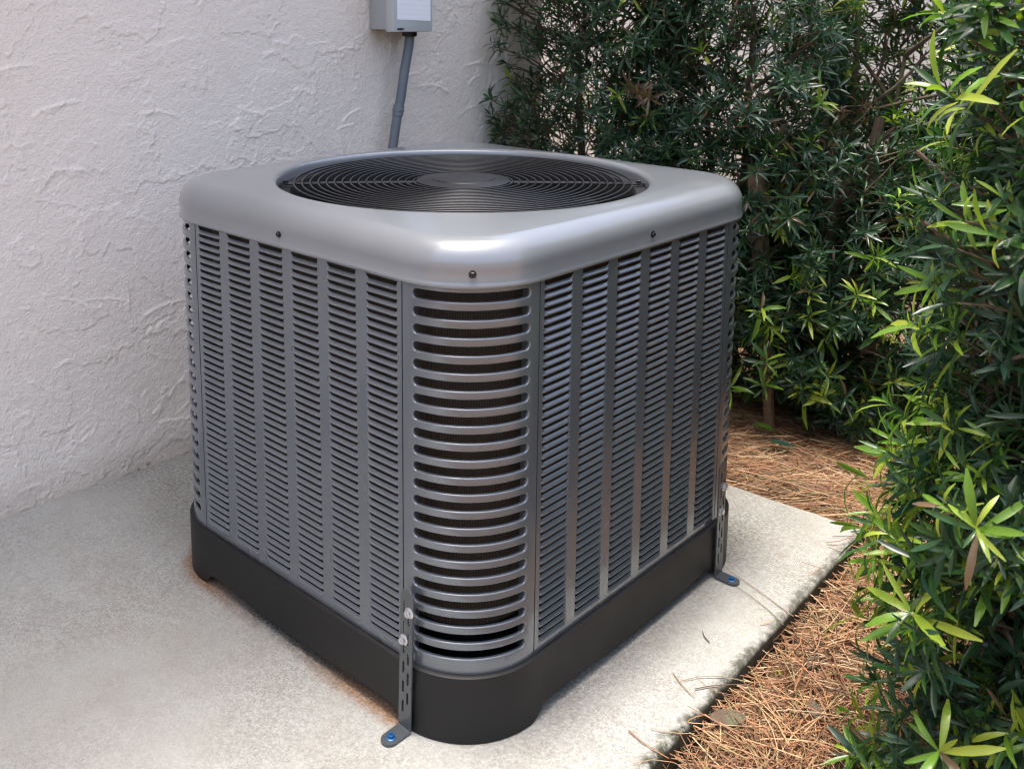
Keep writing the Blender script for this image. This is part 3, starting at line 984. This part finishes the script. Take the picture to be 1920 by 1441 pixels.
def sprig(out, pos, axis, r, L, young, nl=None, dry=False):
    """whorl of strap leaves round a twig tip; appends (var, colour, matrix)"""
    axis = axis.normalized()
    u = orth(axis, r); w = axis.cross(u)
    n = nl or r.randint(9, 16)
    twig = L * r.uniform(.35, .8)
    for i in range(n):
        t = i / n
        az = i * 2.39996 + r.uniform(-.3, .3)
        open_ = (1.35 - .85 * t) + r.uniform(-.2, .2)
        d = axis * math.cos(open_) + (u * math.cos(az) + w * math.sin(az)) * math.sin(open_)
        d.z -= .06; d.normalize()
        nrm = (axis - d * axis.dot(d))
        if nrm.length < .05: nrm = u
        nrm.normalize()
        nrm = (nrm + orth(d, r) * .25).normalized(); nrm = (nrm - d * nrm.dot(d)).normalized()
        y = nrm.cross(d)
        l_ = L * r.uniform(.65, 1.12) * (1 - .3 * t)
        if r.random() < .15: l_ *= r.uniform(.4, .8)
        M = frame_matrix(pos + axis * twig * (t - .7), d * l_, y * l_ * r.uniform(.8, 1.15), nrm * l_)
        if dry: c = r.choice((9, 10)); var = r.choice((2, 4, 4))
        elif young: c = r.choice((5, 6, 6, 7, 8)) - (0 if r.random() < .8 else 1); var = r.choice((0, 1, 2, 4, 1))
        else: c = r.choice((0, 1, 2, 3, 1, 2, 4)) if r.random() < .93 else 5; var = r.choice((0, 0, 1, 2, 3, 5, 4))
        if dry: c = r.choice((9, 10))
        if not dry and r.random() < .018: c = r.choice((9, 10))
        c = min(c, len(PALETTE) - 1)
        out.append((var, c if c < len(PALETTE) else 1, M))

def cam_px(p):
    d = p - CAM; z = d.dot(fw)
    if z < .05: return None
    x = d.dot(rt2) / z; y = d.dot(up2) / z
    return (888 + 1845.2 * x, 319.7 - 1845.2 * y, z)

def build_leaves(root, leaves, nparts=300):
    """the leaves that show largest become single parts, the rest one foliage mesh"""
    score = []
    for i, (var, c, M) in enumerate(leaves):
        q = cam_px(M.translation)
        if q and -20 < q[0] < 1940 and -20 < q[1] < 1460:
            L = Vector((M[0][0], M[1][0], M[2][0])).length
            score.append((-L / q[2] - (0.008 if c >= 6 else 0), i))
        # leaves out of frame never become parts
    score.sort(); single = {i for _, i in score[:nparts]}
    base = root.location
    per = {}
    for i, (var, c, M) in enumerate(leaves):
        if i in single:
            o = bpy.data.objects.new('leaf', leaf_me(var, c)); link(o, root)
            o.matrix_local = Matrix.Translation(-base) @ M
        else: per.setdefault(var, []).append((c, M))
    Vs = []; Fs = []; Cs = []; nv = 0
    for var, lst in per.items():
        V, F = LEAVES[var]
        A = np.array([[[M[r_][k] for k in range(4)] for r_ in range(3)] for _, M in lst])
        P = np.einsum('nij,vj->nvi', A[:, :, :3], V) + A[:, None, :, 3] - np.array(base)
        cc = PALETTE[[c for c, _ in lst]] * rng.uniform(.75, 1.25, (len(lst), 1))
        Fs.append((F[None] + (np.arange(len(lst)) * len(V))[:, None, None] + nv).reshape(-1, 4))
        Vs.append(P.reshape(-1, 3)); Cs.append(np.repeat(cc, len(V), 0)); nv += P.shape[0] * P.shape[1]
    if Vs:
        o = obj('foliage', quads_mesh('foliage', np.concatenate(Vs), np.concatenate(Fs), M_LEAF, True, np.concatenate(Cs)), root)
        o['kind'] = 'stuff'

def curve_pts(a, b_, r, sag=.03, n=5):
    a = Vector(a); b_ = Vector(b_); off = Vector((r.uniform(-1, 1), r.uniform(-1, 1), r.uniform(-.5, .8))) * sag
    return [a.lerp(b_, t) + off * math.sin(t * PI) + Vector((r.uniform(-1, 1), r.uniform(-1, 1), 0)) * sag * .12 for t in np.linspace(0, 1, n)]

def shrub(base, crown_c, crown_r, n_sprig, L, label, seed, stems, young_frac=.10, group='shrubs along the pine straw bed', extra=None, gaps=.5, trunk_r=.02, low=.0, pw=4.0, coarse=True):
    r = random.Random(seed)
    root = empty('podocarpus_shrub', base)
    tag(root, label, 'shrub', group)
    B = Vector(base); C_ = Vector(crown_c)
    leaves = []
    tips = []
    tries = 0
    while len(tips) < n_sprig and tries < n_sprig * 40:
        tries += 1
        q = Vector((r.uniform(-1, 1), r.uniform(-1, 1), r.uniform(-1, 1)))
        m_ = (abs(q.x) ** pw + abs(q.y) ** pw + abs(q.z) ** pw) ** (1 / pw)
        if m_ > 1: continue
        if m_ < .55 and r.random() < .75: continue
        p_ = C_ + Vector((q.x * crown_r[0], q.y * crown_r[1], q.z * crown_r[2]))
        nv = math.sin(p_.x * 19 + seed) * math.sin(p_.y * 17 + 2 * seed) * math.sin(p_.z * 15 + seed * 3)
        if nv > gaps and r.random() < .85: continue
        rim = 1 + .12 * math.sin(p_.z * 21 + seed) * math.sin(p_.x * 13 + p_.y * 16)
        if m_ > rim * .97: continue
        if p_.z < low: continue
        if p_.x < -.70: continue
        if .04 < p_.x < .46 and p_.y < 1.345 and p_.z > .45 and r.random() < .5: continue
        tips.append((p_, q, m_))
    twm = MB()
    for (p_, q, m_) in tips:
        ax = Vector((q.x * .8, q.y * .8, q.z * .4 + .45)) + Vector((r.uniform(-1, 1), r.uniform(-1, 1), r.uniform(-.6, .6))) * .45
        yg = m_ > .72 and r.random() < young_frac
        dry = (not yg) and r.random() < .016
        sprig(leaves, p_, ax, r, L * (1.15 if yg else 1.0) * r.uniform(.8, 1.15), yg, dry=dry)
        if r.random() < .6:
            a = p_ - Vector(ax).normalized() * r.uniform(.05, .14) - Vector((q.x, q.y, 0)) * .03
            twm.tube(curve_pts(a, p_, r, .012, 4), [.0024, .0021, .0018, .0014], 4, False)
    if extra: extra(leaves, r)
    if coarse: leaves = [(v_ + 6, c_, m_) for v_, c_, m_ in leaves]
    build_leaves(root, leaves)
    for k, (dx, dy, z1, tx, ty) in enumerate(stems):
        pts = curve_pts(Vector((dx, dy, -.02)), Vector((tx, ty, z1)), r, .03, 8)
        rr = trunk_r * (1 if k == 0 else .75)
        tr = MB(); tr.tube(pts, [rr * (1.25 if i == 0 else 1) * (1 - .62 * i / 7) for i in range(8)], 9, False)
        stem = tr.build('trunk', M_BARK, root)
        if k == 0: t_ = stem
        for j in range(7):
            s_ = pts[r.randint(2, 7)]; e_ = s_ + Vector((r.uniform(-1, 1) * crown_r[0] * .7, r.uniform(-1, 1) * crown_r[1] * .7, r.uniform(.05, .25)))
            lb = MB(); lb.tube(curve_pts(s_, e_, r, .03, 5), [.007, .006, .005, .004, .003], 5, False)
            lb.build('branch', M_BARK, stem)
    if twm.v:
        twm.v = [tuple(Vector(q) - B) for q in twm.v]
        o = twm.build('twig', M_BARK, t_); o['kind'] = 'stuff'
    return root

Z0 = GZ
def withered(leaves, r):
    for d in ((0, 0, 0), (.02, .012, -.012), (-.018, -.015, .01)):
        sprig(leaves, Vector((-.17, .80, .798)) + Vector(d), Vector((.3, -.8, -.1 + d[0] * 10)), r, .055, False, 12, True)
def bright_low(leaves, r):
    # new growth low on the near side of the hedge
    for (x, y, z) in ((.02, .93, .27), (.11, .95, .20), (.19, .98, .16), (.24, 1.02, .22), (.14, .92, .10), (.06, .90, .08), (.00, .88, .12), (.28, 1.05, .30), (.22, .95, .10), (-.02, .90, .40), (.14, .88, .30), (.16, .88, .18)):
        sprig(leaves, Vector((x, y, z)), Vector((r.uniform(-.2, .5), -.6, .7)), r, .075, True, 9)
def bright_mid(leaves, r):
    for k in range(10):
        sprig(leaves, Vector((.10 + r.uniform(-.06, .08), 1.02 + r.uniform(-.04, .05), .52 + r.uniform(-.04, .05))), Vector((r.uniform(-.4, .4), -.5, .8)), r, .07, True, 10)

shrub((-.46, 1.0, Z0), (-.44, .99, .62), (.30, .22, .74), 1750, .050, 'dark dense shrub of the hedge touching the stucco wall, behind the unit', 3, [(0, 0, .95, -.05, 0), (.03, .02, 1.0, .12, .05)], .06, gaps=.75, extra=withered)
shrub((-.06, 1.12, Z0), (-.07, 1.09, .72), (.32, .24, .64), 1700, .052, 'dark hedge shrub behind the unit beside the tan wooden stake', 5, [(0, 0, 1.0, .02, 0), (.02, .03, .9, -.15, .05)], .06, gaps=.75)
shrub((.13, 1.20, Z0), (.17, 1.18, .36), (.26, .26, .42), 900, .056, 'hedge shrub with thick reddish trunk base and bright green low sprigs', 8, [(0, 0, .75, .0, .02), (.03, .0, .8, .12, .04), (-.03, .01, .7, -.12, .02)], .20, gaps=.30, trunk_r=.045, extra=bright_low)
shrub((.26, 1.50, Z0), (.28, 1.54, .80), (.42, .24, .60), 1900, .054, 'open hedge shrub with two bare mossy stems rising beside the green post', 13, [(-.06, -.12, 1.1, -.12, -.16), (-.04, -.12, .95, .0, -.14), (.05, 0, 1.0, .12, 0)], .14, gaps=.26, extra=bright_mid, trunk_r=.017)
shrub((.78, 1.42, Z0), (.76, 1.40, .55), (.36, .32, .66), 1700, .056, 'bushy shrub at the back right corner, half hidden by the nearest bush', 21, [(0, 0, .9, .03, 0), (.03, .03, .8, -.12, 0)], .13, gaps=.35)

def fg_extra(leaves, r):
    # the big fresh whorls that stand out from the near bush
    for (x, y, z, ax, L, nl) in (
        (.790, -.055, .905, (-.45, -.55, .55), .098, 11), (.765, -.03, .62, (-.7, -.3, .4), .075, 12), (.735, .00, .50, (-.7, -.2, .5), .070, 12),
        (.700, .04, .30, (-.8, -.2, .2), .085, 11), (.760, -.02, .335, (-.5, -.5, .5), .090, 11), (.80, -.06, .27, (-.2, -.7, .5), .095, 10),
        (.705, .05, .165, (-.9, -.1, .1), .085, 9), (.715, .03, .03, (-.8, -.3, .3), .09, 10), (.76, -.02, -.005, (-.4, -.5, .6), .095, 11), (.85, -.08, .12, (.1, -.7, .5), .085, 10),
        (.87, -.09, .42, (.1, -.7, .5), .085, 10), (.735, .03, .42, (-.7, -.2, .5), .07, 10), (.69, .07, .36, (-.9, 0, .2), .08, 9), (.72, .02, .23, (-.8, -.3, .1), .085, 9)):
        sprig(leaves, Vector((x + .015, y + .005, z)), Vector(ax), r, L * .88, True, nl + 2)
def fg_low(leaves, r):
    fg_extra(leaves, r)
    for _ in range(60):
        x = r.uniform(.715, .83); z = r.uniform(-.02, .50) ; y = .02 + (x - .70) * -.7 + r.uniform(-.03, .06)
        sprig(leaves, Vector((x + .02, y + .02, z)), Vector((-.5 + r.uniform(-.4, .4), -.5 + r.uniform(-.3, .3), .4)), r, r.uniform(.045, .07), r.random() < .38, None)
shrub((1.03, .26, Z0), (1.0, .25, .58), (.295, .31, .72), 2600, .060, 'nearest bush at the right with long glossy leaves and yellow-green new growth', 34, [(0, 0, .9, -.02, -.03), (-.05, -.05, .8, -.14, -.12), (.03, .03, .95, .1, .05), (-.02, -.03, .5, -.2, -.1)], .28, group='shrubs along the pine straw bed', gaps=.30, extra=fg_low, trunk_r=.026, pw=2.8, coarse=False)
shrub((1.05, .85, Z0), (1.02, .86, .55), (.34, .32, .64), 1100, .060, 'bush standing behind the nearest bush at the right, mostly hidden by it', 40, [(0, 0, .9, 0, 0), (.03, 0, .8, .1, 0)], .12, gaps=.35)

# stake and post in the hedge
def build_stake():
    o_ = MB(); n = 8
    pts = [(.14, .975, Z0 - .05), (.105, .975, .25), (.092, .975, .33), (.080, .978, .42), (.064, .984, .54), (.056, .986, .62)]
    v = []; f = []
    for (x, y, z), w in zip(pts, (.010, .012, .014, .018, .019, .018)):
        for dx, dy in ((-1, -.7), (1, -.7), (1, .7), (-1, .7)): v.append((x + dx * w, y + dy * w, z))
    for i in range(len(pts) - 1):
        for k in range(4): f.append((i * 4 + k, i * 4 + (k + 1) % 4, (i + 1) * 4 + (k + 1) % 4, (i + 1) * 4 + k))
    f.append(tuple(20 + k for k in range(4)))
    o = obj('wooden_stake', mesh_from('wooden_stake', v, f, M_STAKE, False)); tag(o, 'tan split wooden stake standing in the hedge just right of the unit', 'stake')
    mb = MB(); mb.box((.10, 1.32, .62), (.034, .034, 1.42), bev=.003)
    # cap ring
    mb.box((.10, 1.32, 1.335), (.042, .042, .02), bev=.004)
    o = mb.build('garden_post', M_POST); tag(o, 'dark green post standing in the hedge left of two bare stems', 'post')
build_stake()

# ================================================================== PINE STRAW AND LITTER
def needle_variant(bend, wig, nseg=3):
    v = []; f = []; x = y = 0; a = 0
    for i in range(nseg + 1):
        t = i / nseg
        w = .5 * (1 - .55 * t ** 3)
        if i: a += bend / nseg + wig * math.sin(i * 2.1); x += math.cos(a) / nseg; y += math.sin(a) / nseg
        nx, ny = -math.sin(a), math.cos(a)
        v += [(x, y, w, nx, ny, -1, 0), (x, y, w, nx, ny, 0, 1), (x, y, w, nx, ny, 1, 0)]
    for i in range(nseg):
        for k in range(2): f.append((i * 3 + k, i * 3 + k + 1, (i + 1) * 3 + k + 1, (i + 1) * 3 + k))
    return np.array(v), np.array(f)
NEED = [needle_variant(b_, w_) for b_, w_ in ((.1, 0), (.5, .02), (-.6, .03), (1.0, 0), (.25, -.06), (-.2, .1), (-1.3, .0))]
NCOLS = np.array([(.34, .165, .085), (.42, .235, .13), (.26, .115, .055), (.52, .36, .23), (.10, .05, .028), (.38, .18, .09), (.46, .29, .17), (.32, .24, .12), (.17, .085, .045), (.30, .14, .07)])
def straw(name, P, yawv, tilt, L, wdt, cols, var):
    Vs = []; Fs = []; Cs = []; nv = 0
    for k, (V, F) in enumerate(NEED):
        m_ = var == k
        if not m_.any(): continue
        l_ = L[m_][:, None]; w = wdt[m_][:, None]
        lx = V[None, :, 0] * l_ + V[None, :, 3] * V[None, :, 2] * V[None, :, 5] * w
        ly = V[None, :, 1] * l_ + V[None, :, 4] * V[None, :, 2] * V[None, :, 5] * w
        lz = V[None, :, 6] * w * .5 + (V[None, :, 0] - .5) * np.sin(tilt[m_])[:, None] * l_
        c, s_ = np.cos(yawv[m_])[:, None], np.sin(yawv[m_])[:, None]
        Q = np.stack([c * (lx - l_ / 2) - s_ * ly, s_ * (lx - l_ / 2) + c * ly, lz], -1) + P[m_][:, None, :]
        n_ = m_.sum(); Fs.append((F[None] + (np.arange(n_) * len(V))[:, None, None] + nv).reshape(-1, 4))
        Vs.append(Q.reshape(-1, 3)); Cs.append(np.repeat(cols[m_], len(V), 0)); nv += n_ * len(V)
    return quads_mesh(name, np.concatenate(Vs), np.concatenate(Fs), M_NEEDLE, True, np.concatenate(Cs))
def build_straw():
    N = 50000
    x = rng.uniform(-.45, 1.25, N); y = rng.uniform(-.5, 1.9, N)
    # pad frame
    c, s_ = math.cos(-PR), math.sin(-PR)
    px = c * x - s_ * y; py = s_ * x + c * y
    inpad = (px < PX + .006) & (py < PY + .006)
    stray = inpad & (((px > PX - .03) & (rng.random(N) < .020)) | ((px > .44) & (rng.random(N) < .0015)))
    far = rng.random(N) < np.clip((y - .9) * .5, 0, .5)
    keep = (~inpad & ~far) | stray
    stray = stray[keep]
    x, y, px, py = x[keep], y[keep], px[keep], py[keep]; n = len(x)
    dpad = np.maximum(px - PX, py - PY)
    mound = .030 * np.exp(-((dpad - .10) / .09) ** 2) + .018 * (fbm(x + 3, y + 3, 55, .16, 3))
    z = GZ + .004 + mound + rng.random(n) ** 1.6 * .020
    nearp = y < .55
    L = np.where(nearp, rng.uniform(.045, .16, n), rng.uniform(.08, .22, n))
    yawv = np.where(nearp, rng.uniform(0, 2 * PI, n), rng.normal(.55, .5, n) + PI * (rng.random(n) < .5))
    tilt = rng.normal(0, .10, n)
    # keep long needles from stabbing through the pad edge: lift those
    wdt = rng.uniform(.0011, .0025, n)
    z[stray] = .003; tilt[stray] = 0; wdt[stray] *= .8; L[stray] *= rng.uniform(.15, .8, int(stray.sum()))
    var = rng.integers(0, len(NEED), n)
    dark = np.clip(1 - (z - GZ) / .03, 0, 1)[:, None]
    cols = NCOLS[rng.integers(0, len(NCOLS), n)] * rng.uniform(.5, 1.1, (n, 1))
    cols = (cols * .93 + cols.mean(1, keepdims=True) * .07) * np.array([1.0, .99, .88])
    o = obj('pine_straw', straw('pine_straw', np.stack([x, y, z], 1), yawv, tilt, L, wdt, cols, var)); tag(o, 'brown pine straw mulch covering the ground beside the pad', 'pine straw', kind='stuff')
build_straw()
def single_needle(p_, yw, L, w, col, var, label, tilt=0.0):
    A = lambda q: np.array([q], float)
    me = straw('pine_needle', A((0, 0, 0)), A(yw), A(tilt), A(L), A(w), A(col), np.array([var]))
    o = obj('pine_needle', me); o.location = p_
    tag(o, label, 'pine needle', 'loose pine needles lying on the pad')
single_needle((.522, .505, .010), .45, .075, .0020, (.24, .10, .05), 3, 'reddish curled pine needle on the far right corner of the pad', .12)
single_needle((.470, .262, .0025), 2.75, .16, .0016, (.28, .18, .10), 0, 'long straight tan pine needle lying across the right edge of the pad')
single_needle((.487, .232, .0025), 2.60, .13, .0013, (.16, .11, .07), 4, 'thin dark pine needle beside the long straight tan one on the pad')
single_needle((.463, .078, .0025), 2.9, .028, .0022, (.12, .09, .06), 2, 'short dark bit of pine needle in the middle of the bright pad')
single_needle((.528, -.187, .003), -.25, .07, .0020, (.30, .13, .06), 4, 'reddish pine needle at the front corner of the pad')

def flat_leaf(p_, yw, L, var, ci, label, roll_=0.0, wide=1.0):
    V, F = LEAVES[var]
    Q = V.copy(); Q[:, 1] *= wide
    o = obj('fallen_leaf', quads_mesh('fallen_leaf', Q * L, F, M_LEAF, True, np.tile(PALETTE[ci], (len(V), 1))))
    o.location = p_; o.rotation_euler = (roll_, -.05, yw)
    tag(o, label, 'leaf', 'fallen leaves on the pine straw')
flat_leaf((.11, .93, -.012), .5, .055, 1, 6, 'green fallen leaf on the pine straw behind the right corner of the unit', .2, 2.2)
flat_leaf((.18, .87, -.012), .2, .06, 0, 3, 'pale dull green fallen leaf on the straw nearer the pad', .3, 2.0)
flat_leaf((.605, -.05, -.012), 1.0, .045, 2, 9, 'dark brown curled dead leaf on the straw by the front end of the pad', .3, 2.2)
flat_leaf((.585, .10, -.014), 2.2, .05, 4, 7, 'yellowish narrow fallen leaf on the straw along the pad edge', .1, 1.0)

def bark_chip(p_, yw, L, label):
    r = random.Random(int(L * 1e5))
    mb = MB(); v = []; f = []
    n = 5
    for i in range(n + 1):
        t = i / n; w = .28 * L * math.sin(PI * (.12 + .8 * t)) * r.uniform(.8, 1.2)
        for s_ in (-1, 0, 1): v.append(((t - .5) * L, s_ * w, .0035 * (1 - abs(s_)) + r.uniform(0, .002)))
    k = len(v)
    v += [(a, b_, c - .003) for a, b_, c in v]
    for i in range(n):
        for j in range(2):
            q = (i * 3 + j, i * 3 + j + 1, i * 3 + j + 4, i * 3 + j + 3); f.append(q[::-1]); f.append(tuple(x + k for x in q))
    for i in range(n):
        for j in (0, 2):
            f.append((i * 3 + j, (i + 1) * 3 + j, (i + 1) * 3 + j + k, i * 3 + j + k))
    f.append((0, 1, 1 + k, k)); f.append((1, 2, 2 + k, 1 + k)); e = n * 3
    f.append((e, e + 1, e + 1 + k, e + k)); f.append((e + 1, e + 2, e + 2 + k, e + 1 + k))
    o = obj('bark_chip', mesh_from('bark_chip', v, f, M_BARK, False)); o.location = p_; o.rotation_euler = (.15, -.1, yw)
    tag(o, label, 'bark', 'bark chips lying on the pine straw')
bark_chip((.575, -.045, -.010), .6, .050, 'brown bark chip on the straw next to the curled dead leaf')
bark_chip((.61, .16, -.012), 1.4, .034, 'small bark chip on the straw midway along the pad edge')
bark_chip((.66, .06, -.012), 2.3, .040, 'bark chip on the straw close under the nearest bush')
